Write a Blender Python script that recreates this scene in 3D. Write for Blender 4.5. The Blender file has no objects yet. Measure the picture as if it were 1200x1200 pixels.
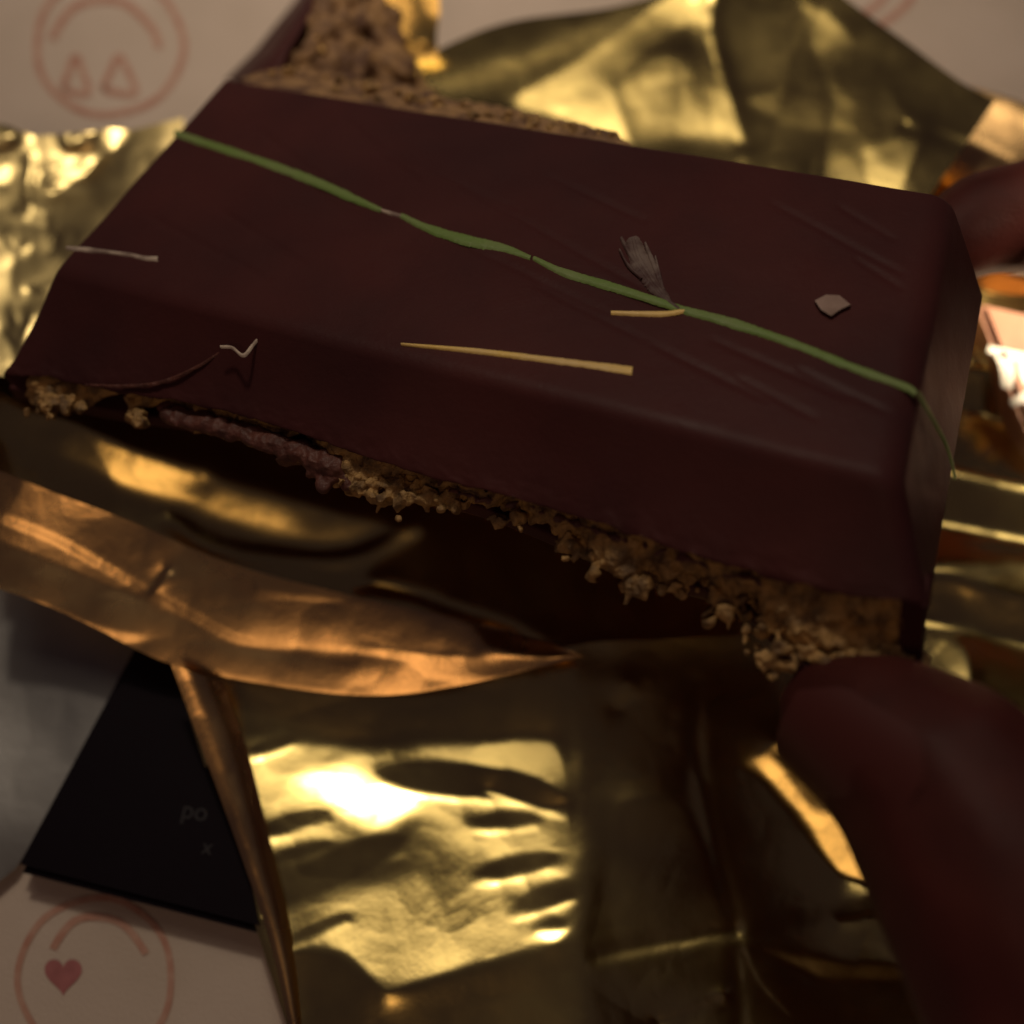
import bpy, bmesh, math, random
import numpy as np
from mathutils import Vector
random.seed(4); RNG = np.random.default_rng(4)
S = bpy.context.scene

# ------------------------------------------------------------------ camera
PITCH = math.radians(22); DIST = .145; FPX = 600/math.tan(math.radians(25))
CAM = np.array([0, -DIST*math.sin(PITCH), DIST*math.cos(PITCH)])
RW = np.array([[1,0,0],[0,math.cos(PITCH),math.sin(PITCH)],[0,-math.sin(PITCH),math.cos(PITCH)]])
cd = bpy.data.cameras.new("camera"); cam = bpy.data.objects.new("camera", cd)
S.collection.objects.link(cam); S.camera = cam
cam.location = CAM; cam.rotation_euler = (PITCH, 0, 0)
cd.sensor_width = 36; cd.angle = math.radians(50); cd.clip_start = .005; cd.clip_end = 20
cd.dof.use_dof = True; cd.dof.focus_distance = .108; cd.dof.aperture_fstop = 11.0
S.render.resolution_x = S.render.resolution_y = 1024

# ------------------------------------------------------------------ dim room, its lamps and added spots
W = bpy.data.worlds.new("World"); S.world = W; W.use_nodes = True
bg = W.node_tree.nodes["Background"]
bg.inputs[0].default_value = (.66, .48, .70, 1); bg.inputs[1].default_value = .028
KEY = np.array([-.02, .135, .29]); SIDE = np.array([-.04, -.30, .38]); KEYSIZE = .17
def area(name, loc, target, size, power, col):
    l = bpy.data.lights.new(name, 'AREA'); l.shape = 'DISK'; l.size = size; l.energy = power; l.color = col
    o = bpy.data.objects.new(name, l); S.collection.objects.link(o); o.location = loc
    o.rotation_euler = (Vector(target)-Vector(loc)).to_track_quat('-Z', 'Y').to_euler()
    return o
area("ceiling_lamp", KEY, (0, 0, 0), KEYSIZE, .08, (1, .86, .66))
area("lamp_bulb", KEY*1.06, (0, 0, 0), .024, .15, (1, .88, .68)).location = tuple(KEY*.97)
area("side_lamp", SIDE, (0, 0, 0), .15, .105, (1, .64, .35))
sp = bpy.data.lights.new("pack_spot", 'SPOT'); sp.energy = 6; sp.spot_size = math.radians(14); sp.spot_blend = .4  # added narrow spot out of frame, only to brighten the pack
sp.color = (1, .8, .55); sp.shadow_soft_size = .01
sh2 = bpy.data.lights.new("far_cloth_spot", 'SPOT'); sh2.energy = .85; sh2.spot_size = math.radians(54); sh2.spot_blend = 1; sh2.color = (1, .84, .64); sh2.shadow_soft_size = .012  # added spot: lifts the far cloth so the near cloth stays darker
sho = bpy.data.objects.new("far_cloth_spot", sh2); S.collection.objects.link(sho); sho.location = KEY*np.array([1, .97, .985])
sho.rotation_euler = (Vector((.0, .135, 0))-sho.location).to_track_quat('-Z', 'Y').to_euler()
S.view_settings.view_transform = 'Standard'; S.view_settings.look = 'None'; S.view_settings.exposure = .05
S.cycles.max_bounces = 8; S.cycles.glossy_bounces = 5
S.cycles.sample_clamp_indirect = 3

# ------------------------------------------------------------------ helpers
def rays(u, v):
    u = np.asarray(u, float); v = np.asarray(v, float)
    d = np.stack([(u-600)/FPX, -(v-600)/FPX, -np.ones_like(u)], -1)
    return d @ RW
def unp(u, v, z=0.0):                                   # where a line of sight meets height z
    d = rays(u, v); k = (z-CAM[2])/d[..., 2]
    return CAM + d*k[..., None]
def unpn(u, v, p0, n):                                  # ... or meets a plane
    d = rays(u, v); k = ((p0-CAM) @ n)/(d @ n)
    return CAM + d*np.asarray(k)[..., None]
def proj(p):
    q = (np.asarray(p)-CAM) @ RW.T
    return 600+FPX*q[..., 0]/-q[..., 2], 600-FPX*q[..., 1]/-q[..., 2]
def link(name, me, mat=None, parent=None):
    o = bpy.data.objects.new(name, me); S.collection.objects.link(o)
    if mat: me.materials.append(mat)
    if parent:
        o.parent = parent; o.matrix_parent_inverse.identity()
        off = Vector(parent.location); pp = parent.parent
        while pp: off = off+Vector(pp.location); pp = pp.parent
        me.transform(__import__('mathutils').Matrix.Translation(-off))
    return o
def mesh(name, v, f, mat=None, parent=None, smooth=True):
    me = bpy.data.meshes.new(name); me.from_pydata([tuple(map(float, p)) for p in v], [], [tuple(map(int, q)) for q in f])
    me.update()
    if smooth: me.shade_smooth()
    return link(name, me, mat, parent)
def grid_faces(nr, nc, off=0, wrap=False):
    i, j = np.meshgrid(np.arange(nr-1), np.arange(nc if wrap else nc-1), indexing='ij')
    j2 = (j+1) % nc
    return (np.stack([i*nc+j, (i+1)*nc+j, (i+1)*nc+j2, i*nc+j2], -1).reshape(-1, 4)+off)
def grid(name, P, mat, parent=None, smooth=True):
    return mesh(name, P.reshape(-1, 3), grid_faces(*P.shape[:2]), mat, parent, smooth)
def thing(name, label, cat, loc=(0, 0, 0), group=None):
    o = bpy.data.objects.new(name, None); S.collection.objects.link(o); o.location = loc; o.empty_display_size = .01
    return tag(o, label, cat, group)
def tag(o, label, cat, group=None):
    o['label'] = label; o['category'] = cat
    if group: o['group'] = group
    return o
def polyline(pts, n):
    pts = np.asarray(pts, float); d = np.r_[0, np.cumsum(np.linalg.norm(np.diff(pts, axis=0), axis=1))]
    t = np.linspace(0, d[-1], n)
    return np.stack([np.interp(t, d, pts[:, k]) for k in range(pts.shape[1])], -1)
def smoothline(pts, n):                                  # Catmull-Rom
    p = np.asarray(pts, float); p = np.vstack([2*p[0]-p[1], p, 2*p[-1]-p[-2]]); out = []
    for i in range(1, len(p)-2):
        for t in np.linspace(0, 1, 24, endpoint=False):
            a, b, c, d = p[i-1:i+3]
            out.append(.5*((2*b)+(c-a)*t+(2*a-5*b+4*c-d)*t*t+(3*b-a-3*c+d)*t**3))
    out.append(p[-2]); return polyline(out, n)
def rounded(keys, radii, segs, samples):
    """ keys: list of arrays (...,3); corners rounded; returns stacked array (n,...,3) """
    K = [np.asarray(k, float) for k in keys]; out = []
    cur = K[0]
    for i in range(1, len(K)):
        a, b = K[i-1], K[i]
        d = b-a; L = np.linalg.norm(d, axis=-1, keepdims=True)+1e-9
        last = i == len(K)-1
        r = 0 if last else radii[i-1]
        end = b-d/L*np.minimum(r, L*.45)
        for t in np.linspace(0, 1, samples[i-1], endpoint=False): out.append(cur+(end-cur)*t)
        if last: out.append(end)
        else:
            d2 = K[i+1]-b; L2 = np.linalg.norm(d2, axis=-1, keepdims=True)+1e-9
            st = b+d2/L2*np.minimum(r, L2*.45)
            for t in np.linspace(0, 1, segs, endpoint=False):
                out.append((1-t)**2*end+2*t*(1-t)*b+t*t*st)
            cur = st
    return np.stack(out, 0)
def vnoise(p, scale, seed=0):
    """ cheap smooth value noise on (N,3) points, range -1..1 """
    q = np.asarray(p)*scale; i = np.floor(q).astype(np.int64); f = q-i; f = f*f*(3-2*f); r = 0
    def h(a):
        x = (a[..., 0]*374761393+a[..., 1]*668265263+a[..., 2]*2147483647+seed*974711) & 0xffffffff
        x = ((x ^ (x >> 13))*1274126177) & 0xffffffff
        return ((x ^ (x >> 16)) & 0xffff)/32767.5-1
    for dx in (0, 1):
        for dy in (0, 1):
            for dz in (0, 1):
                w = (f[..., 0] if dx else 1-f[..., 0])*(f[..., 1] if dy else 1-f[..., 1])*(f[..., 2] if dz else 1-f[..., 2])
                r = r+w*h(i+np.array([dx, dy, dz]))
    return r

# ------------------------------------------------------------------ materials
def mat(name, col, rough=.5, metal=0, noise=None, bump=None, rvar=0, spec=.5, coat=0, sss=0):
    m = bpy.data.materials.new(name); m.use_nodes = True; nt = m.node_tree; N = nt.nodes; b = N["Principled BSDF"]
    b.inputs["Base Color"].default_value = (*col, 1); b.inputs["Roughness"].default_value = rough
    b.inputs["Metallic"].default_value = metal; b.inputs["Specular IOR Level"].default_value = spec
    if coat: b.inputs["Coat Weight"].default_value = coat
    if sss:
        b.inputs["Subsurface Weight"].default_value = sss; b.inputs["Subsurface Radius"].default_value = (.004, .0015, .001)
        b.inputs["Subsurface Scale"].default_value = .5
    tc = N.new("ShaderNodeTexCoord")
    if noise:
        sc, col2, lo, hi = noise
        t = N.new("ShaderNodeTexNoise"); t.inputs["Scale"].default_value = sc; t.inputs["Detail"].default_value = 6
        nt.links.new(tc.outputs["Object"], t.inputs["Vector"])
        r = N.new("ShaderNodeMapRange"); r.inputs[1].default_value = lo; r.inputs[2].default_value = hi
        nt.links.new(t.outputs["Fac"], r.inputs[0])
        x = N.new("ShaderNodeMix"); x.data_type = 'RGBA'
        x.inputs[6].default_value = (*col, 1); x.inputs[7].default_value = (*col2, 1)
        nt.links.new(r.outputs[0], x.inputs[0]); nt.links.new(x.outputs[2], b.inputs["Base Color"])
    if rvar:
        t = N.new("ShaderNodeTexNoise"); t.inputs["Scale"].default_value = 90; t.inputs["Detail"].default_value = 8
        nt.links.new(tc.outputs["Object"], t.inputs["Vector"])
        r = N.new("ShaderNodeMapRange"); r.inputs[1].default_value = .3; r.inputs[2].default_value = .7
        r.inputs[3].default_value = rough-rvar; r.inputs[4].default_value = rough+rvar
        nt.links.new(t.outputs["Fac"], r.inputs[0]); nt.links.new(r.outputs[0], b.inputs["Roughness"])
    prev = None
    for (sc, dist, stren) in (bump or []):
        t = N.new("ShaderNodeTexNoise"); t.inputs["Scale"].default_value = sc; t.inputs["Detail"].default_value = 4
        nt.links.new(tc.outputs["Object"], t.inputs["Vector"])
        bp = N.new("ShaderNodeBump"); bp.inputs["Distance"].default_value = dist; bp.inputs["Strength"].default_value = stren
        nt.links.new(t.outputs["Fac"], bp.inputs["Height"])
        if prev: nt.links.new(prev.outputs[0], bp.inputs["Normal"])
        prev = bp
    if prev: nt.links.new(prev.outputs[0], b.inputs["Normal"])
    return m
M_foil = mat("gold_foil", (.80, .60, .215), .19, 1, bump=[(140, .0004, .07), (1500, .00004, .22)], rvar=.05)
M_foil_pale = mat("gold_foil_inside", (.84, .64, .28), .34, 1, bump=[(160, .0004, .12), (1500, .00005, .3)], rvar=.06)
M_foil_dull = mat("gold_foil_matte", (.84, .52, .22), .27, 1, bump=[(160, .0004, .15), (1800, .00005, .3)], rvar=.06)
M_choc = mat("dark_chocolate", (.072, .0190, .0180), .52, 0, noise=(55, (.046, .0142, .0148), .32, .68), bump=[(500, .0002, .3), (60, .0008, .22), (2200, .0001, .3)], rvar=.10, spec=.13)
M_choc_in = mat("broken_chocolate", (.12, .034, .022), .6, 0, noise=(600, (.07, .02, .014), .35, .65), bump=[(900, .0006, .8)])
M_fill = mat("pistachio_filling", (.46, .26, .09), .65, 0, noise=(520, (.15, .08, .032), .4, .62), bump=[(1100, .0008, .9)])
M_rim = mat("crumbly_rim", (.36, .20, .085), .7, 0, noise=(330, (.12, .055, .03), .38, .62), bump=[(1000, .0006, .8)])
M_shred = mat("toasted_pastry", (.72, .44, .15), .5, 0, noise=(700, (.45, .23, .08), .35, .65), bump=[(1500, .0003, .6)])
M_cloth = mat("printed_cloth", (.62, .49, .41), .75, 0, noise=(60, (.56, .44, .36), .35, .65), bump=[(2500, .0002, .5), (90, .001, .3)])
M_ink = mat("red_print", (.47, .22, .16), .8, 0, noise=(500, (.56, .34, .26), .35, .7))
M_heart = mat("heart_print", (.36, .12, .12), .8, 0, noise=(500, (.46, .16, .16), .35, .7))
M_green = mat("green_cocoa_butter", (.145, .22, .045), .6, 0, noise=(300, (.18, .23, .07), .35, .65), bump=[(900, .0003, .5)])
M_straw = mat("yellow_cocoa_butter", (.85, .55, .15), .5, 0, noise=(200, (.75, .50, .20), .35, .65), bump=[(900, .0003, .5)])
M_pale = mat("pale_smear", (.55, .42, .33), .5, 0, noise=(500, (.24, .16, .13), .4, .6), bump=[(900, .0003, .5)])
M_smear = mat("smear", (.17, .115, .095), .6, 0, noise=(420, (.065, .025, .022), .36, .60), bump=[(900, .0003, .5)])
M_nut = mat("nut", (.34, .22, .18), .7, 0, noise=(420, (.20, .12, .09), .35, .65))
M_box = mat("black_card", (.008, .0045, .0075), .55, 0, bump=[(900, .0001, .3)], rvar=.05, spec=.08)
M_grey = mat("silver_wrapper", (.24, .22, .21), .42, .9, bump=[(120, .0004, .12), (1500, .00004, .3)], rvar=.05)
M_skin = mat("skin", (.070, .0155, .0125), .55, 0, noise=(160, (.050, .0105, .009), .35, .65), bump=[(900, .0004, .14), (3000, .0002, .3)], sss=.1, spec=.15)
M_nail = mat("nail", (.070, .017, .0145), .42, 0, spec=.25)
M_pack = mat("brown_pack", (.42, .20, .12), .4, 0, noise=(200, (.34, .15, .09), .35, .65))
M_white = mat("white_print", (.85, .80, .70), .4)
M_greyprint = mat("faint_print", (.016, .011, .0145), .6)

# ------------------------------------------------------------------ tablecloth
cloth = mesh("tablecloth", [(-.5,-.5,0),(.5,-.5,0),(.5,.6,0),(-.5,.6,0)], [(0,1,2,3)], M_cloth, None, False)
cloth['kind'] = 'structure'
def ribbon(pts, w, closed=False):
    """ flat stroke polygon around a 2-D line (pixels) -> left/right points """
    p = np.asarray(pts, float); t = np.gradient(p, axis=0)
    if closed: t = np.roll(p, -1, 0)-np.roll(p, 1, 0)
    n = np.stack([-t[:, 1], t[:, 0]], -1); n /= np.linalg.norm(n, axis=1, keepdims=True)+1e-9
    w = np.broadcast_to(np.asarray(w, float), (len(p),))[:, None]/2
    return p+n*w, p-n*w
def stroke(name, pts, w, z, m, parent, closed=False):
    a, b = ribbon(pts, w, closed); n = len(a)
    v = np.vstack([unp(a[:, 0], a[:, 1], z), unp(b[:, 0], b[:, 1], z)])
    f = [(i, (i+1) % n, n+(i+1) % n, n+i) for i in range(n if closed else n-1)]
    return mesh(name, v, f, m, parent, False)
def ell(cx, cy, rx, ry, a0=0, a1=360, n=72, jit=1.2):
    t = np.radians(np.linspace(a0, a1, n, endpoint=a1-a0 != 360))
    k = 1+jit/rx*np.sin(3*t+cx)+jit*.6/rx*np.sin(7*t+cy)
    return np.stack([cx+rx*k*np.cos(t), cy-ry*k*np.sin(t)], -1)
ZP = .00015
stroke("printed_circle", ell(128, 52, 86, 83), 8, ZP, M_ink, cloth, True)
stroke("printed_smile", ell(122, 62, 64, 62, 5, 165), 9, ZP, M_ink, cloth)
for c, rx in ((88, 15), (139, 19)):
    stroke("printed_eye", smoothline([(c-rx, 104), (c-rx*.5, 84), (c, 66), (c+rx*.5, 80), (c+rx*1.05, 108), (c, 109), (c-rx, 104)], 40), 8, ZP, M_ink, cloth)
stroke("printed_circle", ell(112, 1148, 90, 96), 8, ZP, M_ink, cloth, True)
stroke("printed_smile", ell(115, 1150, 62, 76, 25, 150), 9, ZP, M_ink, cloth)
h = np.radians(np.linspace(0, 360, 40, endpoint=False))
hp = np.stack([74+22*np.sin(h)**3, 1142-24*(13*np.cos(h)-5*np.cos(2*h)-2*np.cos(3*h)-np.cos(4*h))/16], -1)
mesh("printed_heart", unp(hp[:, 0], hp[:, 1], ZP), [tuple(range(40))], M_heart, cloth, False)
stroke("printed_circle", ell(975, -45, 105, 90), 9, ZP, M_ink, cloth, True)
stroke("printed_smile", ell(975, -50, 76, 78, 200, 350), 9, ZP, M_ink, cloth)
stroke("printed_circle", ell(432, -52, 90, 88), 8, ZP, M_ink, cloth, True)

# ------------------------------------------------------------------ foil: sheets whose creases are solved from facet slopes
def inpoly(X, Y, poly):
    ins = np.zeros(X.shape, bool); n = len(poly)
    for i in range(n):
        x1, y1 = poly[i]; x2, y2 = poly[(i+1) % n]
        c = ((y1 > Y) != (y2 > Y)) & (X < (x2-x1)*(Y-y1)/((y2-y1) or 1e-9)+x1)
        ins ^= c
    return ins
def blur(a, s):
    if s <= 0: return a
    pad = int(3*s)+1; b = np.pad(a, pad, mode='edge')
    k = np.exp(-.5*(np.arange(-pad, pad+1)/s)**2); k /= k.sum()
    for ax in (0, 1):
        n = b.shape[ax]; F = np.fft.fft(b, axis=ax)
        kk = np.zeros(n); kk[:len(k)] = k; kk = np.roll(kk, -(len(k)//2))
        K = np.fft.fft(kk); K = K[:, None] if ax == 0 else K[None, :]
        b = np.real(np.fft.ifft(F*K, axis=ax))
    return b[pad:-pad, pad:-pad]
STEP = 2.0
class Sheet:
    """ a sheet of foil: facets are given the slope that leans them to one lamp, the other, or away; heights follow """
    def __init__(s, x0, y0, x1, y1, z0, delta=.30, ddir=(0, 1), b=0., o=0., lam=1e-4, crk=.28, wt=1.2):
        s.crk = crk; s.wt = wt
        s.x = np.arange(x0, x1+STEP, STEP); s.y = np.arange(y0, y1+STEP, STEP); s.z0 = z0; s.lam = lam
        s.X, s.Y = np.meshgrid(s.x, s.y); s.B = np.full(s.X.shape, float(b)); s.O = np.full(s.X.shape, float(o))
        s.D = np.zeros(s.X.shape+(2,)); s.D[:] = np.array(ddir)*delta; s.H = np.zeros(s.X.shape)
    def poly(s, pts, b=None, o=None, soft=6, d=None):
        m = np.clip(blur(inpoly(s.X, s.Y, pts).astype(float), soft/STEP), 0, 1)
        if b is not None: s.B = s.B*(1-m)+b*m
        if o is not None: s.O = s.O*(1-m)+o*m
        if d is not None: s.D = s.D*(1-m[..., None])+np.array(d)*m[..., None]
        return s
    def blob(s, cx, cy, rx, ry, ang=0, **k):
        t = np.linspace(0, 2*np.pi, 28, endpoint=False); a = math.radians(ang)
        x = rx*np.cos(t); y = ry*np.sin(t)
        return s.poly(list(zip(cx+x*math.cos(a)-y*math.sin(a), cy+x*math.sin(a)+y*math.cos(a))), **k)
    def line(s, pts, w, b=None, o=None, soft=2, d=None):
        l, r = ribbon(smoothline(pts, 40), w); return s.poly(list(map(tuple, l))+list(map(tuple, r[::-1])), b=b, o=o, soft=soft, d=d)
    def ridge(s, pts, w, h):
        p = smoothline(pts, 80); d = np.full(s.X.shape, 1e9)
        for (a, b) in p: d = np.minimum(d, (s.X-a)**2+(s.Y-b)**2)
        s.H += .22*h*np.exp(-d/(2.6*w*w)); return s
    def solve(s):
        P = unp(s.X, s.Y, np.full(s.X.shape, s.z0)); v = CAM-P; v /= np.linalg.norm(v, axis=-1, keepdims=True)
        def slope(lamp):
            l = lamp-P; l /= np.linalg.norm(l, axis=-1, keepdims=True); h_ = v+l
            return -h_[..., :2]/h_[..., 2:3]
        gk = slope(KEY); gs = slope(SIDE); gd = gk+s.D
        g = gd+s.B[..., None]*(gk-gd)+s.O[..., None]*(gs-gd)
        g[..., 0] = np.clip(g[..., 0], -.7, .7); g[..., 1] = np.clip(g[..., 1], -.7, .7)
        du = np.gradient(P[..., :2], axis=1); dv = np.gradient(P[..., :2], axis=0)
        s.gu = gu = (g*du).sum(-1); s.gv = gv = (g*dv).sum(-1)          # height change per grid step
        ny, nx = gu.shape
        fu = .5*(gu[:, 1:]+gu[:, :-1]); fv = .5*(gv[1:]+gv[:-1])
        t = np.maximum(s.B, s.O); w = .12+np.clip((t-.5)/.4, 0, 1)*s.wt
        wu = .5*(w[:, 1:]+w[:, :-1]); wv = .5*(w[1:]+w[:-1]); wm = w.mean()
        def div(a, b):
            d = np.zeros((ny, nx)); d[:, :-1] -= a; d[:, 1:] += a; d[:-1] -= b; d[1:] += b; return d
        def A(h): return div(wu*(h[:, 1:]-h[:, :-1]), wv*(h[1:]-h[:-1]))+wm*s.lam*h
        ky = 2-2*np.cos(2*np.pi*np.arange(2*ny)/(2*ny)); kx = 2-2*np.cos(2*np.pi*np.arange(nx+1)/(2*nx))
        den = (ky[:, None]+kx[None]+s.lam)*wm
        def pre(d):
            e = np.block([[d, d[:, ::-1]], [d[::-1], d[::-1, ::-1]]])
            return np.fft.irfft2(np.fft.rfft2(e)/den, e.shape)[:ny, :nx]
        rhs = div(wu*fu, wv*fv); h_ = pre(rhs); r_ = rhs-A(h_); z_ = pre(r_); p_ = z_; rz = (r_*z_).sum()
        for _ in range(30):
            Ap = A(p_); al = rz/((p_*Ap).sum()+1e-30); h_ = h_+al*p_; r_ = r_-al*Ap; z_ = pre(r_); rz2 = (r_*z_).sum(); p_ = z_+rz2/(rz+1e-30)*p_; rz = rz2
        q3 = np.stack([s.X, s.Y, np.full(s.X.shape, s.z0*9e4)], -1).reshape(-1, 3); cr_ = 0
        for sc_, am_, sd_ in ((1/95, .00042, 1), (1/48, .00020, 2), (1/23, .00007, 3)):
            qq = q3+26*np.stack([vnoise(q3, 1/120, 7+sd_), vnoise(q3, 1/120, 17+sd_), 0*q3[:, 0]], -1)
            cr_ = cr_+am_*np.abs(vnoise(qq, sc_, sd_))
        s.h = h_+s.H+s.crk*cr_.reshape(s.X.shape)
        s.hmin = s.h.min(); s.hmax = s.h.max(); print("sheet", s.z0, s.hmin, s.hmax)
        return s
    def aim(s, *spots):
        """ lean a small spot exactly to its painted slope """
        for cx, cy, rad in spots:
            i = int((cx-s.x[0])/STEP); j = int((cy-s.y[0])/STEP); eu = s.gu[j, i]-np.gradient(s.h, axis=1)[j-2:j+3, i-2:i+3].mean(); ev = s.gv[j, i]-np.gradient(s.h, axis=0)[j-2:j+3, i-2:i+3].mean()
            X, Y = (s.X-cx)/STEP, (s.Y-cy)/STEP; s.h = s.h+(eu*X+ev*Y)*np.exp(-.5*(X*X+Y*Y)/(rad/STEP)**2)
        return s
    def height(s, u, v):
        fx = np.clip((u-s.x[0])/STEP, 0, len(s.x)-1.001); fy = np.clip((v-s.y[0])/STEP, 0, len(s.y)-1.001)
        i = fx.astype(int); j = fy.astype(int); a = fx-i; b = fy-j
        return (s.h[j, i]*(1-a)+s.h[j, i+1]*a)*(1-b)+(s.h[j+1, i]*(1-a)+s.h[j+1, i+1]*a)*b
    def patch(s, name, A, B, nr, nc, m, parent, lift=None, smooth=True, floor=.0006):
        """ ruled between the edge lines A and B """
        a = (smoothline if smooth else polyline)(A, nc); b = (smoothline if smooth else polyline)(B, nc)
        t = np.linspace(0, 1, nr)[:, None, None]; uv = a[None]*(1-t)+b[None]*t
        z = s.height(uv[..., 0], uv[..., 1])+s.z0
        if lift is not None: z = z+lift(np.linspace(0, 1, nr)[:, None], np.linspace(0, 1, nc)[None])
        z = np.maximum(z, floor)
        return grid(name, unp(uv[..., 0], uv[..., 1], z), m, parent)

foil = thing("foil_wrapper", "crumpled gold foil wrapper spread open under the chocolate on the printed cloth", "foil wrapper", unp(600, 800, 0.))

# lower flap, dented and brightly lit
sh = Sheet(180, 740, 1130, 1230, .004, delta=.36)
sh.poly([(285,862),(420,872),(560,868),(655,862),(672,930),(668,1100),(600,1120),(450,1168),(405,1120),(330,1105),(300,1000)], b=.74, soft=6)
sh.poly([(372,905),(410,885),(470,892),(485,955),(430,978),(390,950)], b=1.0, soft=5)
for (x, y, rx, ry, a) in ((320,872,26,9,-20),(348,962,42,13,-17),(352,998,36,9,-18),(392,1018,90,20,-25),(372,1088,42,9,-24),(520,912,84,20,6),(615,925,48,16,20),(592,960,40,11,-4),(606,1014,48,13,-12),(640,1050,38,15,-19),(646,1082,18,8,-5)):
    sh.blob(x, y, rx, ry, a, b=.05, soft=3)
    c = math.cos(math.radians(a)); s_ = math.sin(math.radians(a))
    sh.line([(x-rx*c-3, y+ry+2-rx*s_), (x, y+ry+4), (x+rx*c, y+ry+2+rx*s_)], 7, b=.92, soft=2)
sh.poly([(300,1010),(430,985),(480,1010),(330,1080)], b=.2, soft=12)
sh.blob(645, 1097, 12, 9, b=1.0, soft=4)
sh.line([(545,965),(562,1010),(580,1075)], 5, b=.85, soft=3)
sh.poly([(676,780),(1140,780),(1140,1240),(690,1240)], b=0, o=.34, d=(-.42,.12), soft=12)
sh.poly([(868,898),(895,872),(935,868),(985,950),(1035,1038),(985,1028),(930,975),(895,920)], b=0, o=1.0, soft=4)
sh.poly([(905,885),(935,880),(975,950),(950,955)], b=0, o=.75, soft=4)
sh.line([(980,1078),(1010,1072),(1045,1066)], 7, o=1.0, soft=2).line([(1015,1142),(1045,1140),(1062,1138)], 12, o=.95, soft=3)
sh.poly([(722,800),(812,800),(818,900),(780,925),(722,935)], o=.42, soft=5, d=(-.42,.12)).poly([(720,935),(790,925),(838,1010),(856,1085),(780,1098),(712,1112)], o=.55, soft=6)
sh.poly([(828,800),(900,800),(905,880),(880,893),(826,905)], o=.3, soft=5).poly([(828,912),(885,900),(940,960),(985,1040),(900,1062),(866,1088),(848,1000)], o=.44, soft=7)
sh.poly([(868,1094),(930,1064),(1060,1040),(1060,1062),(960,1080)], o=.5, soft=4).poly([(872,1100),(960,1086),(1060,1070),(1060,1120),(1000,1126)], o=.22, soft=4)
sh.poly([(876,1106),(1000,1130),(1060,1128),(1060,1150),(960,1148)], o=.72, soft=4).poly([(874,1112),(950,1152),(1060,1160),(1060,1220),(930,1210)], o=.36, soft=5)
sh.poly([(716,1124),(780,1110),(852,1100),(845,1180),(770,1205),(712,1200)], o=.40, soft=5)
sh.line([(860,1105),(868,1150),(850,1185)], 8, o=.7, soft=3).line([(872,1110),(890,1150),(925,1190)], 5, o=.7, soft=2)
sh.line([(770,1195),(815,1180),(850,1165)], 5, o=1, soft=2)
sh.line([(722,830),(732,815),(738,800)], 14, o=.7, soft=4)
for l, w, hh in (([(215,790),(250,910),(300,1060),(345,1210)],9,.0012), ([(815,800),(818,900),(842,1010),(862,1090),(868,1210)],7,-.0006), ([(700,1120),(780,1104),(860,1090)],6,-.0006)):
    sh.ridge(l, w, hh)
sh.solve().aim((428, 925, 26), (462, 948, 16), (646, 1097, 8))
base_flap = sh.patch("dented_flap", [(200,770),(330,795),(450,795),(560,785),(680,755),(760,750),(860,745),(940,745),(1130,830)],
    [(345,1230),(450,1230),(560,1230),(660,1230),(760,1230),(860,1230),(960,1230),(1050,1230),(1125,1230)], 300, 420, M_foil, foil)
base_flap['label'] = "bright dented foil flap at the front"

# rolled left edge of that flap: a matte strip folded back
sh = Sheet(180, 760, 420, 1240, .0074, b=0, o=.62, ddir=(-.9, .4)); sh.solve()
sh.patch("folded_strip", [(200,778),(238,880),(285,1010),(318,1110),(345,1235)], [(262,800),(290,880),(322,1010),(345,1110),(362,1235)], 24, 160, M_foil_dull, foil,
    lift=lambda t, s: .0007*np.sin(np.pi*t)-.0008*t)

# hollow under the bar, brown with an orange band
sh = Sheet(-20, 440, 1000, 850, .0062, b=0., o=.1, delta=.42, ddir=(-.85, .5))
sh.poly([(-20,470),(60,490),(120,520),(200,552),(300,572),(420,600),(490,612),(470,635),(400,655),(300,625),(150,575),(100,545),(-20,500)], o=.55, soft=7)
sh.line([(60,495),(150,535),(240,562)], 16, o=.75, soft=6)
sh.line([(200,612),(240,640),(320,650),(400,656),(460,632)], 9, b=.25, o=.35, soft=5)
sh.poly([(405,692),(440,680),(520,705),(600,735),(650,755),(560,735),(470,705)], b=0, o=1.0, soft=6)
sh.ridge([(60,500),(200,560),(380,612),(490,612)], 30, .002).ridge([(200,612),(260,645),(400,656),(490,612)], 8, .0012)
sh.solve()
sh.patch("inner_fold", [(-20,440),(200,450),(400,480),(600,560),(1000,700)], [(-20,620),(150,700),(400,760),(640,815),(960,840)], 150, 260, M_foil, foil)['label'] = "shaded inside of the foil below the bar"

# curled golden band in front of the hollow
sh = Sheet(-20, 540, 720, 830, .0128, b=.0, o=.74, delta=.42, ddir=(-.85, .5), lam=2e-4, crk=.35)
sh.line([(-20,600),(60,630),(150,680),(240,728),(285,750),(360,755),(470,768),(560,778),(640,770)], 10, b=0, o=1.02, soft=2)
sh.poly([(300,690),(380,700),(470,715),(560,735),(560,765),(420,758),(295,748)], o=.88, b=0, soft=2)
sh.line([(175,695),(185,682),(197,668)], 5, o=0, b=0, soft=2)
sh.poly([(480,775),(560,772),(628,775),(580,795),(500,792)], b=0, o=1.05, soft=4)
sh.poly([(-20,625),(150,695),(280,757),(420,775),(420,815),(200,780),(-20,690)], o=.62, soft=2)
sh.line([(0,700),(60,716),(120,742),(170,750)], 7, o=.9, soft=3)
sh.poly([(560,735),(680,765),(640,772),(560,760)], b=0, o=.2, soft=4)
sh.solve()
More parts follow.
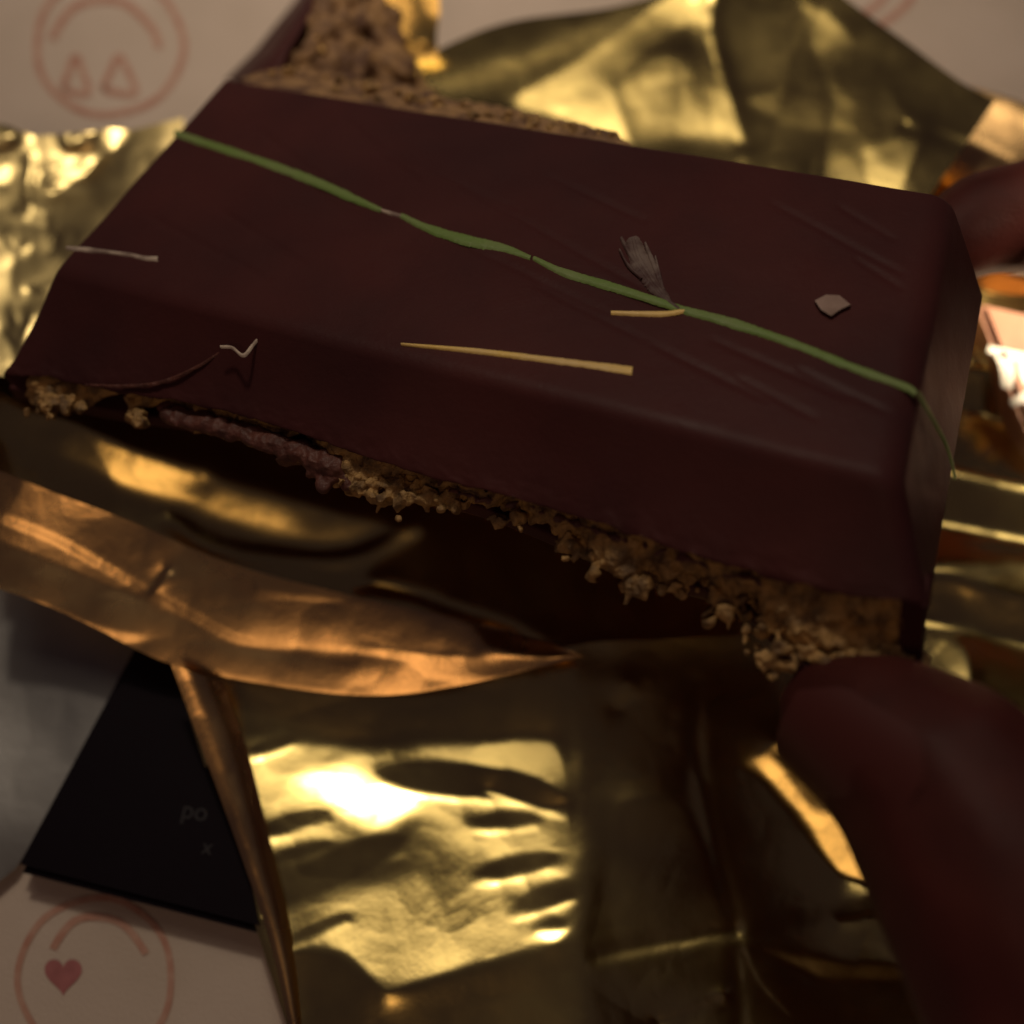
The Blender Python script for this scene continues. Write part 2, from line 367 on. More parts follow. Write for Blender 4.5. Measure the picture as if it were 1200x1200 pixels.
sh.patch("curled_band", [(-20,543),(60,576),(150,610),(270,660),(400,695),(560,730),(640,752),(682,768)], [(-20,684),(50,708),(110,735),(200,778),(330,805),(440,815),(540,803),(683,770)], 90, 330, M_foil_dull, foil,
    lift=lambda t, s: .0003*np.sin(np.pi*t))['label'] = "curled golden foil edge with a long highlight"

# far flaps behind the bar
sh = Sheet(440, -40, 960, 260, .010, b=.15, o=0, delta=.34, ddir=(0, -1), lam=5e-4)
sh.poly([(590,125),(680,70),(790,-10),(838,-30),(800,30),(760,60),(720,100),(745,175),(650,140)], b=.68, soft=3)
sh.line([(838,-20),(830,30),(845,90),(868,170)], 9, b=.9, soft=3)
sh.poly([(840,10),(940,0),(925,90),(860,110)], b=.05, o=.1, soft=8).poly([(868,118),(925,100),(912,140)], b=.5, soft=3)
sh.poly([(720,100),(770,60),(815,70),(850,170),(745,170)], b=.22, o=.25, soft=10)
sh.ridge([(838,-20),(828,35),(850,110),(870,180)], 9, .0012).ridge([(470,95),(600,60),(830,-30)], 14, .0012)
sh.solve()
sh.patch("far_flap", [(440,100),(520,55),(600,25),(720,8),(840,-25),(960,-40)], [(440,190),(560,210),(650,220),(760,230),(860,240),(960,245)], 110, 190, M_foil, foil)
sh = Sheet(880, -40, 1230, 280, .014, b=.42, o=0, delta=.34, ddir=(0, -1), lam=5e-4)
sh.poly([(930,-10),(970,10),(1010,45),(1040,95),(1090,150),(1060,215),(960,205),(975,120),(950,60)], b=.54, soft=4)
sh.blob(1012, 85, 22, 26, b=.25, soft=8); sh.poly([(985,185),(1080,150),(1050,225),(960,215)], b=.66, soft=3)
sh.line([(955,10),(935,60),(905,180)], 12, b=.3, o=.2, soft=4)
sh.poly([(985,10),(1060,60),(1110,120),(1080,145),(1030,60)], b=.18, o=.15, soft=8)
sh.ridge([(1062,148),(1100,160),(1180,190)], 5, -.0008)
sh.solve()
sh.patch("creased_flap", [(945,-40),(1000,5),(1060,48),(1120,92),(1166,118)], [(898,215),(960,232),(1020,240),(1060,240),(1086,236)], 90, 120, M_foil, foil)
sh = Sheet(1020, 60, 1260, 300, .008, b=.08, o=0, delta=.34, ddir=(0, -1), lam=5e-4)
sh.poly([(1060,195),(1120,215),(1130,245),(1040,235)], b=.85, soft=8).poly([(1090,100),(1150,105),(1210,130),(1190,185),(1100,150)], b=.2, o=.22, soft=8)
sh.line([(1112,108),(1125,116),(1136,122)], 7, b=.75, soft=2); sh.ridge([(1095,155),(1140,172),(1185,192)], 5, -.0008)
sh.solve()
sh.patch("corner_flap", [(1060,90),(1100,95),(1150,105),(1250,138)], [(1020,250),(1080,270),(1150,280),(1250,290)], 70, 90, M_foil_dull, foil)

# crumpled left edge
sh = Sheet(-30, 130, 220, 480, .010, b=.5, o=.0, delta=.34, ddir=(0, -1), lam=2e-3, crk=1.3)
for k in range(20):
    x, y = RNG.uniform(-20, 140), RNG.uniform(150, 225); a = RNG.uniform(-70, 20)
    sh.blob(x, y, RNG.uniform(8, 26), RNG.uniform(4, 10), a, b=RNG.choice([.1, .55, .9]), o=RNG.choice([0, .2, .5]), soft=3)
sh.poly([(-30,150),(30,165),(60,158),(150,153),(120,185),(20,205),(-30,205)], b=.88, soft=4).poly([(50,250),(120,185),(150,175),(110,240),(60,270)], b=.25, o=.2, soft=5)
sh.line([(0,198),(60,190),(140,165)], 9, b=.9, soft=3); sh.line([(60,225),(110,190)], 6, b=.8, soft=2)
sh.poly([(-30,270),(45,290),(40,380),(-30,400)], b=.5, o=.1, soft=8)
for k in range(14):
    x, y = RNG.uniform(-20, 120), RNG.uniform(150, 400); a = RNG.uniform(0, 3.1); L_ = RNG.uniform(15, 45)
    sh.ridge([(x, y), (x+L_*math.cos(a)*.5, y+L_*math.sin(a)*.4), (x+L_*math.cos(a), y-L_*math.sin(a))], 4, RNG.uniform(-.0012, .0014))
sh.solve()
sh.patch("crumpled_edge", [(-30,140),(10,147),(40,160),(80,157),(130,151),(152,153),(215,138)], [(-30,470),(0,470),(30,470),(60,465),(90,460),(120,450),(215,420)], 130, 110, M_foil_pale, foil, smooth=False)

# right side, beyond the bar's end
sh = Sheet(1040, 300, 1260, 880, .006, b=.12, o=0, delta=.36, ddir=(.25, -1), lam=4e-4)
for k, (p, q) in enumerate(((300,350),(350,405),(405,470),(470,540),(540,610),(610,668),(668,735),(735,820),(820,890))):
    sh.poly([(1030,p-30+(k*37)%41),(1270,p+45),(1270,q+45),(1030,q-30+((k+1)*37)%41)], b=.05, o=.0, soft=6, d=(.2,-.42) if k % 2 else (-.3,.46))
sh.poly([(1075,770),(1105,742),(1140,752),(1150,810),(1080,815)], b=.62, soft=8).poly([(1095,668),(1265,648),(1265,750),(1150,742)], o=.4, soft=8)
sh.poly([(1140,400),(1160,400),(1210,500),(1210,550),(1150,480)], o=.5, b=0, soft=4).poly([(1150,310),(1260,325),(1260,350),(1150,345)], o=.75, soft=4)
sh.solve()
sh.patch("side_flap", [(1040,300),(1040,450),(1040,600),(1040,880)], [(1260,330),(1260,500),(1260,650),(1260,880)], 70, 170, M_foil, foil)
# upright sliver behind the broken piece
sh = Sheet(450, -40, 540, 120, .012, b=.2, o=.1)
sh.line([(482,-30),(490,10),(498,50)], 13, b=.95, soft=3); sh.solve()
sh.patch("foil_sliver", [(430,-40),(445,20),(470,70),(490,110)], [(512,-40),(515,10),(512,50),(520,110)], 40, 60, M_foil, foil)

# ------------------------------------------------------------------ held bar
kL = .090/.638615724142446
rA, rB, rC, rD = rays([262,1114,1052,66], [92,228,563,312])
A_, B_, C_, D_ = (CAM+kL*s*r for s, r in zip((1, .76940602, .61900356, .84959754), (rA, rB, rC, rD)))
e1 = (B_-A_)/np.linalg.norm(B_-A_); nrm = np.cross((D_-A_), e1); nrm /= np.linalg.norm(nrm)
def on(u, v, h=0.): return unpn(np.asarray(u, float), np.asarray(v, float), A_-nrm*h, nrm)
bar = thing("chocolate_piece", "large dark chocolate piece with green and yellow streaks, held above the foil", "chocolate", tuple(unp(600, 500, .02)))
H1, H2 = .0075, .0150
frontpx = [(0,440),(60,444),(100,452),(150,462),(200,470),(260,482),(330,502),(375,517),(440,541),(500,560),(560,575),(640,596),(720,622),(820,655),(880,672),(930,686),(1000,702),(1088,712)]
NS = 300
E_ = on(0, 440, H1); F_ = on(1088, 712, H1)
def prof(keys): return rounded(keys, [.0006, .0010, .0004], 6, [4, 110, 42, 4])
inward = (A_-D_)/np.linalg.norm(A_-D_)
Q0 = prof([A_-nrm*.0045, A_, D_, E_, E_+inward*.004-nrm*.0005])
Q1 = prof([B_-nrm*.0045, B_, C_, F_, F_+inward*.004-nrm*.0005])
G_ = on(1152, 345, .012); C2 = on(1110, 578, .012); F2 = on(1089, 716, .012)
QR = prof([G_-nrm*.003, G_, C2, F2, F2+inward*.004-nrm*.0005])
QL = prof([A_-nrm*.006+e1*.001, A_-nrm*.006+e1*.002, D_-nrm*.008+e1*.002, E_-nrm*.004+e1*.002, E_+inward*.004-nrm*.005+e1*.002])
P = rounded([QL, Q0, Q1, QR], [.0009, .0022], 9, [5, NS, 24])      # (len, profile, 3)
front = polyline(frontpx, 200); fr3 = on(front[:, 0], front[:, 1], H1)
sF = ((fr3-E_) @ (F_-E_))/((F_-E_) @ (F_-E_)); devF = fr3-(E_+sF[:, None]*(F_-E_))
sl = ((P-A_) @ e1)/np.linalg.norm(B_-A_)
w = np.zeros(P.shape[1]); i0 = 4+6+110+6; w[i0:i0+48] = np.linspace(0, 1, 48)[:len(w[i0:i0+48])]; w[i0+46:] = 1
sE = ((P-E_) @ (F_-E_))/((F_-E_) @ (F_-E_))
for k in range(3): P[..., k] += np.interp(np.clip(sE, 0, 1), sF, devF[:, k])*w[None]
rag = vnoise(P.reshape(-1, 3), 700, 3).reshape(P.shape[:2])*.00022+vnoise(P.reshape(-1, 3), 2200, 5).reshape(P.shape[:2])*.00012
P += (w**6)[None, :, None]*rag[..., None]*nrm*2
# concave front draft and faint moulded lines on the top
tt = np.zeros(P.shape[1]); tt[i0:i0+42] = np.sin(np.pi*np.linspace(0, 1, 42)); P -= tt[None, :, None]*nrm*.0004
U, V = proj(P)
disp = np.zeros(U.shape)
lines = [((400,135),(500,222)),((420,240),(300,150)),((540,218),(770,345)),((455,178),(620,250)),((900,235),(1062,322)),((980,240),(1052,282)),((520,275),(720,370)),((690,325),(800,370)),
         ((830,395),(1000,470)),((860,440),(960,492)),((620,330),(760,400)),((930,430),(1045,485)),((760,400),(900,470)),((330,190),(420,250)),((170,250),(320,330)),((250,240),(360,310)),((1000,300),(1060,340)),((640,205),(760,260))]
for (x1, y1), (x2, y2) in lines:
    dx, dy = x2-x1, y2-y1; L2 = dx*dx+dy*dy; t = np.clip(((U-x1)*dx+(V-y1)*dy)/L2, 0, 1)
    d = np.hypot(U-x1-t*dx, V-y1-t*dy); disp += .00017*np.exp(-(d/3.6)**2)*np.clip(8*t*(1-t), 0, 1)**.5
topw = np.zeros(P.shape[1]); topw[8:i0-4] = 1
P -= (disp*topw[None])[..., None]*nrm
P += (vnoise(P.reshape(-1, 3), 130, 9).reshape(P.shape[:2])*.00010)[..., None]*nrm
shell = grid("chocolate_shell", P, M_choc, bar)

# filling under the front edge
fb = smoothline([(30,470),(70,484),(100,480),(140,468),(200,474),(300,498),(370,522),(405,572),(450,572),(505,585),(560,596),(640,612),(690,650),(740,684),(790,682),(850,700),(905,745),(930,785),(1000,790),(1056,786)], 320)
ft = smoothline([(30,440),(100,450),(200,468),(330,498),(375,513),(440,537),(500,556),(640,592),(820,651),(930,682),(1000,698),(1058,706)], 320)
a3 = on(ft[:, 0], ft[:, 1], H1+.0002)+inward*.0010
hb = np.interp(fb[:, 0], [0, 300, 700, 900, 1060], [.0105, .011, .0125, .0148, .0152])
b3 = np.stack([on(u, v, h) for (u, v), h in zip(fb, hb)])
t = np.linspace(0, 1, 40)[:, None, None]
FP = a3[None]*(1-t)+b3[None]*t
back = b3+inward*.012+nrm*.001
t2 = np.linspace(.08, 1, 12)[:, None, None]; FP = np.concatenate([FP, b3[None]*(1-t2)+back[None]*t2], 0)
nz = vnoise(FP.reshape(-1, 3), 420, 1)*.0009+vnoise(FP.reshape(-1, 3), 1000, 2)*.0006+vnoise(FP.reshape(-1, 3), 2300, 7)*.00035
FP = FP-(nz.reshape(FP.shape[:2]))[..., None]*inward*1.2+(vnoise(FP.reshape(-1, 3), 900, 4)*.0005).reshape(FP.shape[:2])[..., None]*nrm
grid("filling", FP, M_fill, bar)
# thin base of chocolate, set back under the filling
bp = smoothline([(10,470),(120,495),(300,525),(480,592),(560,612),(650,648),(740,690),(850,718),(900,760),(930,800),(1075,800)], 120)
b0 = np.stack([on(u, v, h) for (u, v), h in zip(bp, np.interp(bp[:, 0], [0, 500, 900, 1075], [.0125, .0135, .0152, .0156]))])+inward*.001
keysB = [b0+inward*.004+nrm*.0010, b0+nrm*.0012, b0-nrm*.0008, b0+inward*.024-nrm*.0008]
grid("chocolate_base", rounded(keysB, [.0003, .0005], 4, [4, 5, 12]), M_choc, bar)
# end wall down to the base at the right
wl = [on(1056, 700, H1+.0003), on(1084, 712, H1+.0006), on(1076, 795, .0158), on(1053, 793, .0158)]
wv = wl+[p+inward*.003 for p in wl]
mesh("end_wall", wv, [(0,1,2,3),(1,5,6,2),(5,4,7,6),(4,0,3,7),(3,2,6,7),(0,4,5,1)], M_choc, bar, False)
# underside closing the shell
mesh("bar_underside", [A_-nrm*.006, B_-nrm*.012, on(1076, 790, .0135)+inward*.005, on(30, 470, .0115)+inward*.005], [(0,1,2,3)], M_choc_in, bar, False)

# crumbs and pastry shreds: too many to count
class Bits:
    def __init__(s): s.v = []; s.f = []; s.n = 0
    def shred(s, p, d, L_, r, bend=.5, seg=5):
        d = d/np.linalg.norm(d); up = np.cross(d, RNG.normal(size=3)); up /= np.linalg.norm(up); b = np.cross(d, up)
        c = [p+d*L_*t+up*bend*L_*(t*t) for t in np.linspace(0, 1, seg)]
        ring = []
        for i, q in enumerate(c):
            rr = r*(1-.35*abs(2*i/(seg-1)-1))*RNG.uniform(.75, 1.2)
            for k in range(4):
                a = math.pi/2*k+.4; ring.append(q+rr*(math.cos(a)*up+math.sin(a)*b))
        s.v += ring; s.f += [tuple(x) for x in grid_faces(seg, 4, s.n, True)]
        s.f += [tuple(s.n+k for k in range(4)), tuple(s.n+(seg-1)*4+k for k in (3, 2, 1, 0))]; s.n += seg*4
    def crumb(s, p, r):
        n, m = 6, 7
        th = np.linspace(0.15, math.pi-.15, n); ph = np.linspace(0, 2*math.pi, m, endpoint=False)
        T, F = np.meshgrid(th, ph, indexing='ij'); R_ = r*RNG.uniform(.65, 1.2, T.shape)
        sc = RNG.uniform(.7, 1.3, 3)
        q = np.stack([np.sin(T)*np.cos(F)*sc[0], np.sin(T)*np.sin(F)*sc[1], np.cos(T)*sc[2]], -1)*R_[..., None]+p
        s.v += list(q.reshape(-1, 3)); s.f += [tuple(x) for x in grid_faces(n, m, s.n, True)]
        s.f += [tuple(s.n+k for k in range(m-1, -1, -1)), tuple(s.n+(n-1)*m+k for k in range(m))]; s.n += n*m
    def build(s, name, m, parent, fuse=0, its=2):
        if not fuse:
            o = mesh(name, s.v, s.f, m, parent); o['kind'] = 'stuff'; return o
        t_ = mesh(name, s.v, s.f); md = t_.modifiers.new("r", 'REMESH'); md.mode = 'VOXEL'; md.voxel_size = fuse
        sm_ = t_.modifiers.new("s", 'SMOOTH'); sm_.iterations = its; sm_.factor = .5
        dg = bpy.context.evaluated_depsgraph_get(); me = bpy.data.meshes.new_from_object(t_.evaluated_get(dg)); bpy.data.objects.remove(t_)
        me.name = name; me.materials.clear(); n_ = len(me.vertices); q = np.empty(n_*3); me.vertices.foreach_get("co", q); q = q.reshape(-1, 3)
        q = q+(np.stack([vnoise(q, 1500, k) for k in (31, 32, 33)], -1))*.00022; me.vertices.foreach_set("co", q.ravel()); me.update()
        me.shade_smooth(); o = link(name, me, m, parent); o['kind'] = 'stuff'; return o
sh_, cr = Bits(), Bits()
def cluster(u, v, h, n, su, sv, Ls=(.0005, .0012), r=.00036, crumbs=.68):
    for k in range(int(n*1.7)):
        p = on(u+RNG.normal()*su, v+RNG.normal()*sv, h+RNG.uniform(-.0008, .0008))-inward*RNG.uniform(-.0004, .0010)
        if RNG.random() < crumbs: cr.crumb(p, RNG.uniform(.00035, .00085))
        else: sh_.shred(p, RNG.normal(size=3)-nrm*.8, RNG.uniform(*Ls), r*RNG.uniform(.7, 1.5), RNG.uniform(-.6, .6))
for (u, v, h, n, su, sv) in ((72,466,.0095,30,14,8),(162,487,.010,12,7,7),(255,496,.0105,3,12,4),(305,512,.0105,3,10,4),(425,552,.0105,26,14,10),(470,572,.011,44,18,9),(520,577,.011,34,18,7),
        (600,600,.0115,8,16,6),(675,630,.012,16,12,8),(712,645,.0125,34,14,14),(745,668,.013,22,12,12),(790,680,.0135,10,10,9),(850,692,.0135,22,12,12),(920,715,.0135,60,22,16),(975,735,.014,90,30,20),(1020,755,.014,70,24,18),(925,770,.0148,30,20,9),(1000,780,.015,40,30,8)):
    cluster(u, v, h, n, su, sv)
for (u, v, x, L_) in ((455,574,-.3,.0018),(742,672,.1,.0022),(860,700,.25,.0022),(680,640,-.5,.0012)):
    sh_.shred(on(u, v, .012)-inward*.0008, -nrm-inward*.9+e1*x, L_, .00042, .15)
# along the torn back edge
ru = np.linspace(285, 740, 260); rv0 = 92+(ru-262)*.160; wid = np.interp(ru, [285, 330, 420, 540, 660, 720, 740], [4, 26, 30, 22, 16, 9, 1])
rows = [on(ru, rv0+4, .0002)]
for t in np.linspace(0, 1, 16): rows.append(on(ru, rv0+2-wid*t, .0004+.0030*t*t))
RP = np.stack(rows, 0); q = RP.reshape(-1, 3)
RP += ((vnoise(q, 380, 21)*.0011+vnoise(q, 900, 22)*.0006+vnoise(q, 2200, 23)*.0003).reshape(RP.shape[:2])*np.r_[0, np.linspace(.25, 1, 16)][:, None])[..., None]*(nrm*.7-inward*.2)
grid("filling_rim", RP, M_rim, bar)
for k in range(90):
    x = RNG.random(); u = 300+x*420; v = 92+(u-262)*.160-RNG.uniform(-2, np.interp(u, [300, 420, 740], [22, 24, 2]))
    cr.crumb(on(u, v, RNG.uniform(.0006, .0024)), RNG.uniform(.0003, .0009))
cr.v += sh_.v; cr.f += [tuple(a+cr.n for a in f) for f in sh_.f]; cr.build("crumbs", M_fill, bar, .00019, 1)
# pinkish torn chocolate lip hanging at the front
lipv = Bits()
for k in range(60): lipv.crumb(on(400+RNG.normal()*26, 543+RNG.normal()*11+ .15*RNG.normal()*20, .0105)-inward*.0004, RNG.uniform(.0005, .0010))
for k in range(420):
    u = RNG.uniform(190, 400); lipv.crumb(on(u, np.interp(u, [190, 300, 400], [474, 503, 540])+RNG.uniform(-3, 14), .0094)-inward*.0002, RNG.uniform(.0004, .0008))
for k in range(90):
    u = RNG.uniform(500, 900); lipv.crumb(on(u, np.interp(u, frontpx and [500, 640, 820, 900], [561, 597, 656, 680])+RNG.uniform(-1, 7), .0090)-inward*.0002, RNG.uniform(.0002, .0005))
lipv.build("torn_edge", M_choc_in, bar, .00026, 9)

# coloured streaks on the top
def streak(name, pts, widths, m, parent, h=0., dome=.00005, n=90, label=None, fn=on):
    c = smoothline(pts, n); w = np.interp(np.linspace(0, 1, n), np.linspace(0, 1, len(widths)), widths)
    w = .76*w*(1+.04*np.sin(np.linspace(0, 33, n)+len(pts))+.05*RNG.normal(size=n).cumsum()/math.sqrt(n)+.05*RNG.normal(size=n))
    rows = []
    l, r = ribbon(c, w)
    for t in np.linspace(0, 1, 7):
        q = l*(1-t)+r*t
        rows.append(fn(q[:, 0], q[:, 1], h)+nrm*(.00005+dome*math.sin(math.pi*t)**.6)-nrm*(.0002 if t in (0, 1) else 0))
    o = grid(name, np.stack(rows, 0), m, parent)
    if label: o['label'] = label
    return o
TP = -.00012
for pts, wd in (([(205,155),(250,170),(310,190),(370,212),(415,232),(447,246)], [10,13,13,14,14,7]), ([(470,252),(500,266),(545,280),(590,290),(622,302)], [8,13,17,14,7]),
                ([(625,302),(660,318),(720,336),(770,352),(800,362)], [7,13,14,13,11]), ([(800,362),(860,378),(930,402),(1000,430),(1060,452),(1074,461)], [11,15,13,14,13,10])):
    streak("green_streak", pts, wd, M_green, bar, TP)
streak("green_streak", [(447,246),(460,250),(472,253)], [3,5,4], M_pale, bar, TP)['label'] = "thin brown gap in the green streak"
def endface(u, v, h):                                   # onto the sloping right end
    n2 = np.cross(C_-B_, G_-B_); n2 /= np.linalg.norm(n2); return unpn(np.asarray(u, float), np.asarray(v, float), B_, n2)+np.array([0, -.0002, .0005])
streak("green_streak", [(1074,461),(1090,490),(1106,520),(1114,545),(1117,562)], [8,7,6,5,4], M_green, bar, fn=endface)['label'] = "green streak running down the right end"
streak("yellow_streak", [(470,403),(560,411),(650,422),(741,434)], [2.5,7,9,13], M_straw, bar, TP, label="long straight yellow streak tapering to the left")
streak("yellow_streak", [(78,290),(110,293),(150,298),(168,302),(185,303)], [5,7,4,6,8], M_pale, bar, TP, label="short pale yellow streak at the left edge")
streak("yellow_streak", [(716,366),(750,367),(780,367),(802,364)], [5,7,8,6], M_straw, bar, TP, label="short yellow streak below the green one")
for k, (pts, wd) in enumerate((([(741,278),(748,300),(764,328),(786,356)], [22,34,26,8]), ([(728,278),(740,300),(758,325),(778,348),(796,362)], [5,8,7,6,6]), ([(742,279),(748,300),(764,326),(782,350)], [7,9,8,4]), ([(756,284),(764,304),(772,326),(780,345)], [4,9,8,3]), ([(768,300),(772,318),(778,340)], [3,6,3]), ([(726,292),(736,310),(752,326)], [3,5,3]))):
    o = streak("pale_smear", pts, wd, M_smear, bar, TP-.00003*k, dome=.00003)
    if k == 0: o['label'] = "whitish feathery smear joining the green streak"
streak("pale_curl", [(258,406),(272,407),(285,416),(296,404),(305,393)], [3,4,5,4,3], M_pale, bar, .0016)
streak("pale_smear", [(100,451),(150,452),(190,447),(230,430),(262,410)], [2,4,4,3,2], M_choc_in, bar, fn=lambda u, v, h: np.stack([on(a, b, np.interp(a, [95, 150, 190, 230, 265], [.0072, .0067, .0060, .0046, .0031])-.0001) for a, b in zip(u, v)]), label="thin curved crack line near the left end")
fk = np.array([(955,352),(968,345),(984,346),(997,357),(986,362),(974,370),(962,363)], float)
ft_ = on(fk[:, 0], fk[:, 1], -.00045); fb_ = on(fk[:, 0], fk[:, 1], .0); n7 = len(fk)
fo = mesh("nut_crumb", np.vstack([ft_+nrm*RNG.uniform(-.0001, .0001, n7)[:, None], fb_]), [tuple(range(n7))]+[(i, (i+1) % n7, n7+(i+1) % n7, n7+i) for i in range(n7)], M_nut, None, False)
tag(fo, "small pale nut crumb lying on the right part of the chocolate top", "crumb")

# ------------------------------------------------------------------ the rest of the bar, behind
rest = thing("broken_chocolate_bar", "broken bar lying behind, with crumbly brown filling exposed at its end", "chocolate", tuple(unp(400, 20, 0.)))
def slab(edgeA, edgeB, z, nr, nc, amp, m, name, seed):
    a = polyline(edgeA, nc); b = polyline(edgeB, nc); t = np.linspace(0, 1, nr)[:, None, None]; uv = a[None]*(1-t)+b[None]*t
    zz = np.interp(np.linspace(0, 1, nr), np.linspace(0, 1, len(z)), z)[:, None]*np.ones((1, nc))
    Q = unp(uv[..., 0], uv[..., 1], zz); f = Q.reshape(-1, 3)
    Q[..., 2] += ((vnoise(f, 300, seed)+.6*vnoise(f, 800, seed+1)+.4*vnoise(f, 1800, seed+2))*amp).reshape(nr, nc)
    return grid(name, Q, m, rest)
slab([(262,95),(300,58),(350,-5),(375,-50)], [(345,92),(352,60),(385,0),(405,-50)], [.002, .016, .019, .019, .016], 30, 60, .00005, M_choc, "chocolate_shell", 3)
slab([(330,96),(345,60),(378,0),(400,-50)], [(520,118),(480,70),(455,20),(450,-50)], [.015, .019, .018, .014, .008], 90, 90, .0022, M_rim, "filling", 8)
mesh("chocolate_base", np.vstack([unp(np.array([270,520,470,390]), np.array([100,125,-50,-50]), z) for z in (.0015, .008)]), [(3,2,1,0),(4,5,6,7),(0,1,5,4),(1,2,6,5),(2,3,7,6),(3,0,4,7)], M_choc, rest, False)
rc, rs = Bits(), Bits()
for k in range(110):
    a, b = RNG.random(), RNG.random(); u = 335+a*(150-b*60)+b*40; v = 108-b*110+a*12
    p = unp(u, v, .019-.006*a+RNG.uniform(-.001, .001))
    if RNG.random() < .92: rc.crumb(p, RNG.uniform(.0006, .0021))
    else: rs.shred(p, RNG.normal(size=3), RNG.uniform(.001, .002), .0004, RNG.uniform(-.5, .5))
rc.build("crumbs", M_rim, rest, .00045, 9); rs.build("pastry_shreds", M_shred, rest)

# ------------------------------------------------------------------ black carton, grey wrapper, brown pack
def prism(name, px, z0, z1, m, parent=None, bev=.0006):
    px = np.asarray(px, float); top = unp(px[:, 0], px[:, 1], np.full(len(px), z1)); bot = top.copy(); bot[:, 2] = z0
    bm = bmesh.new(); vt = [bm.verts.new(p) for p in top]; vb = [bm.verts.new(p) for p in bot]; n = len(px)
    bm.faces.new(vt); bm.faces.new(vb[::-1])
    for i in range(n): bm.faces.new((vt[i], vb[i], vb[(i+1) % n], vt[(i+1) % n]))
    bmesh.ops.recalc_face_normals(bm, faces=bm.faces); bmesh.ops.bevel(bm, geom=list(bm.edges), offset=bev, segments=2, affect='EDGES')
    me = bpy.data.meshes.new(name); bm.to_mesh(me); bm.free(); me.shade_smooth() if False else None
    return link(name, me, m, parent)
ZB = .0050
carton = thing("black_carton", "flat black carton with faint grey lettering under the foil at the lower left", "carton", tuple(unp(150, 950, 0.)))
prism("body", [(15,1020),(168,735),(238,745),(316,1097)], .0008, ZB, M_box, carton, .0008)
def letters(txt, u, v, size, z, ang, m, parent):
    cu = bpy.data.curves.new("lettering", 'FONT'); cu.body = txt; cu.size = size*DIST/FPX; cu.extrude = 0
    o = bpy.data.objects.new("lettering", cu); S.collection.objects.link(o); p = unp(u, v, z)
    dg = bpy.context.evaluated_depsgraph_get(); me = bpy.data.meshes.new_from_object(o.evaluated_get(dg)); bpy.data.objects.remove(o)
    from mathutils import Matrix
    me.transform(Matrix.Translation(p) @ Matrix.Rotation(math.radians(ang), 4, 'Z')); return link("lettering", me, m, parent)
letters("po", 211, 958, 26, ZB+.0001, -8, M_greyprint, carton)
letters("x", 235, 1000, 22, ZB+.0001, -8, M_greyprint, carton)
greyw = Sheet(-60, 660, 220, 1080, .002, b=-.15, delta=.30, lam=5e-4, crk=.15)
greyw.blob(20, 905, 50, 75, 10, b=.4, soft=26); greyw.poly([(-60,660),(30,690),(10,780),(-60,800)], b=-.1, soft=14); greyw.solve()
go = greyw.patch("inner_wrapper", [(-60,670),(40,690),(130,710),(200,735)], [(-60,1060),(-20,1045),(0,1032),(18,1018)], 90, 80, M_grey, None)
tag(go, "grey silvery wrapper sheet lying beside the black carton at the left", "wrapper")
pack = thing("printed_pack", "brightly lit brown pack with white print at the right edge behind the fingers", "package", tuple(unp(1260, 480, 0.)))
prism("body", [(1146,352),(1340,395),(1420,640),(1268,628),(1200,492)], .0008, .010, M_pack, pack, .0008)
for pts, wd in (([(1158,409),(1185,416),(1230,428)], [8,12,13]), ([(1172,414),(1180,432),(1180,455)], [13,17,13]), ([(1184,474),(1200,466),(1225,462)], [9,13,14]), ([(1196,424),(1200,440),(1204,450)], [6,8,6]), ([(1240,440),(1250,480),(1262,520)], [12,14,12]), ([(1222,520),(1250,530),(1290,525)], [10,12,12])):
    l, r = ribbon(smoothline(pts, 16), np.interp(np.linspace(0, 1, 16), np.linspace(0, 1, 3), wd))
    grid("white_print", np.stack([unp(l[:, 0], l[:, 1], np.full(16, .0101)), unp(r[:, 0], r[:, 1], np.full(16, .0101))]), M_white, pack, False)
so = bpy.data.objects.new("pack_spot", sp); S.collection.objects.link(so); tgt = Vector(unp(1215, 450, .01)); so.location = tgt+Vector((.10, .02, .16))
so.rotation_euler = (tgt-so.location).to_track_quat('-Z', 'Y').to_euler()

# ------------------------------------------------------------------ hand
def capsule_chain(bm, chain, seg=14):
    for i in range(len(chain)-1):
        (p, r), (q, s) = chain[i], chain[i+1]
        for t in np.linspace(0, 1, seg):
            c = p*(1-t)+q*t; rr = r*(1-t)+s*t
            bmesh.ops.create_icosphere(bm, subdivisions=2, radius=rr, matrix=__import__('mathutils').Matrix.Translation(c))
def px(u, v, z): return np.array(unp(u, v, z))
person = thing("person", "hand holding the chocolate by its right end between thumb and fingers", "person", tuple(unp(1400, 900, .03)))
bm = bmesh.new()
thumb = [(px(984, 838, .041), .0054), (px(1032, 864, .043), .0072), (px(1108, 925, .045), .0092), (px(1182, 1040, .046), .0106), (px(1272, 1210, .046), .0112), (px(1420, 1380, .040), .0135), (px(1700, 1420, .032), .018)]
index = [(px(1112, 285, .030), .0050), (px(1150, 262, .030), .0060), (px(1230, 250, .031), .0068), (px(1420, 290, .038), .0080), (px(1640, 520, .040), .0095), (px(1820, 900, .036), .0130)]
middle = [(px(1370, 690, .020), .0062), (px(1310, 610, .024), .0068), (px(1420, 500, .036), .0076), (px(1620, 640, .040), .0088), (px(1850, 960, .036), .0130)]
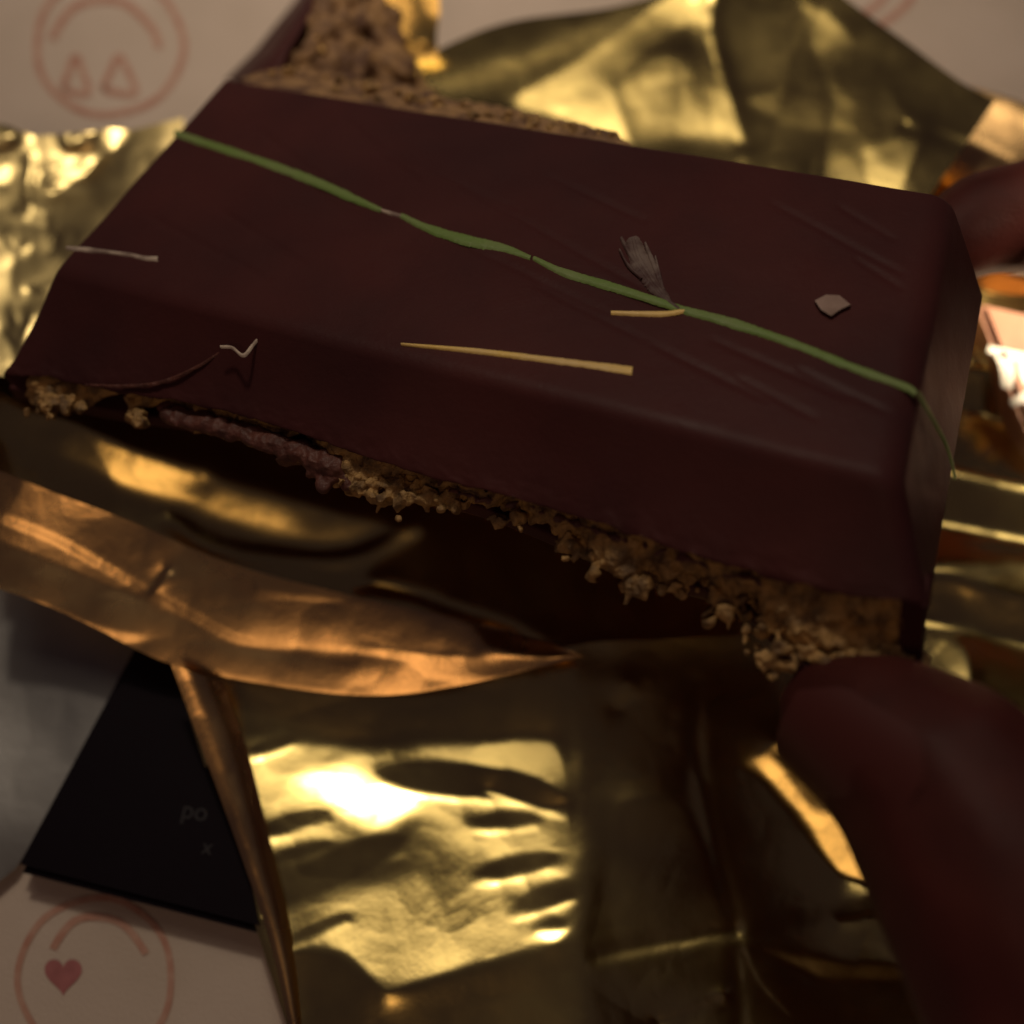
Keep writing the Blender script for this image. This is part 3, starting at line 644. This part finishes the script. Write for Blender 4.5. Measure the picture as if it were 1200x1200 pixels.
ring = [(px(1420, 820, .018), .0058), (px(1370, 740, .020), .0063), (px(1470, 640, .030), .0071), (px(1680, 760, .036), .0084), (px(1880, 1040, .032), .0125)]
little = [(px(1500, 900, .015), .0050), (px(1450, 850, .016), .0055), (px(1540, 780, .024), .0062), (px(1720, 900, .030), .0074), (px(1880, 1120, .028), .0115)]
palm = [(px(1820, 900, .036), .0135), (px(1880, 1040, .030), .0135), (px(1800, 1250, .030), .0165), (px(1700, 1420, .032), .018), (px(2150, 1650, .030), .021), (px(2700, 2100, .034), .024)]
for c in (thumb, index, middle, ring, little, palm, [palm[0], palm[4]], [palm[1], palm[3]], [palm[0], palm[2]]): capsule_chain(bm, c)
me = bpy.data.meshes.new("hand"); bm.to_mesh(me); bm.free()
tmp = bpy.data.objects.new("hand", me); S.collection.objects.link(tmp)
rm = tmp.modifiers.new("r", 'REMESH'); rm.mode = 'VOXEL'; rm.voxel_size = .0008
smo = tmp.modifiers.new("s", 'SMOOTH'); smo.iterations = 12; smo.factor = .5
dg = bpy.context.evaluated_depsgraph_get(); hm = bpy.data.meshes.new_from_object(tmp.evaluated_get(dg)); bpy.data.objects.remove(tmp)
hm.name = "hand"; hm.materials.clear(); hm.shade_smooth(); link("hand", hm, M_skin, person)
# thumb nail: a curved plate set in the outer side of the last joint
ta, tb = thumb[0][0], thumb[2][0]; ax = (ta-tb)/np.linalg.norm(ta-tb); nn = np.array([-.62, -.55, .42]); nn -= ax*(nn @ ax); nn /= np.linalg.norm(nn); sd = np.cross(ax, nn)
rows = []
for t in np.linspace(0, 1, 14):
    c = thumb[1][0]+ax*(-.0068+.0125*t); r0 = .0076-.0014*t+.0009*(1-t)
    hw = 1.0*math.sin(math.pi*min(1, .22+t*1.1) if t < .25 else math.pi/2)*(1-.35*max(0, t-.75)/.25)
    rows.append([c+(nn*math.cos(a)+sd*math.sin(a))*(r0+.0002) for a in np.linspace(-hw, hw, 15)])
grid("thumb_nail", np.array(rows), M_nail, person)
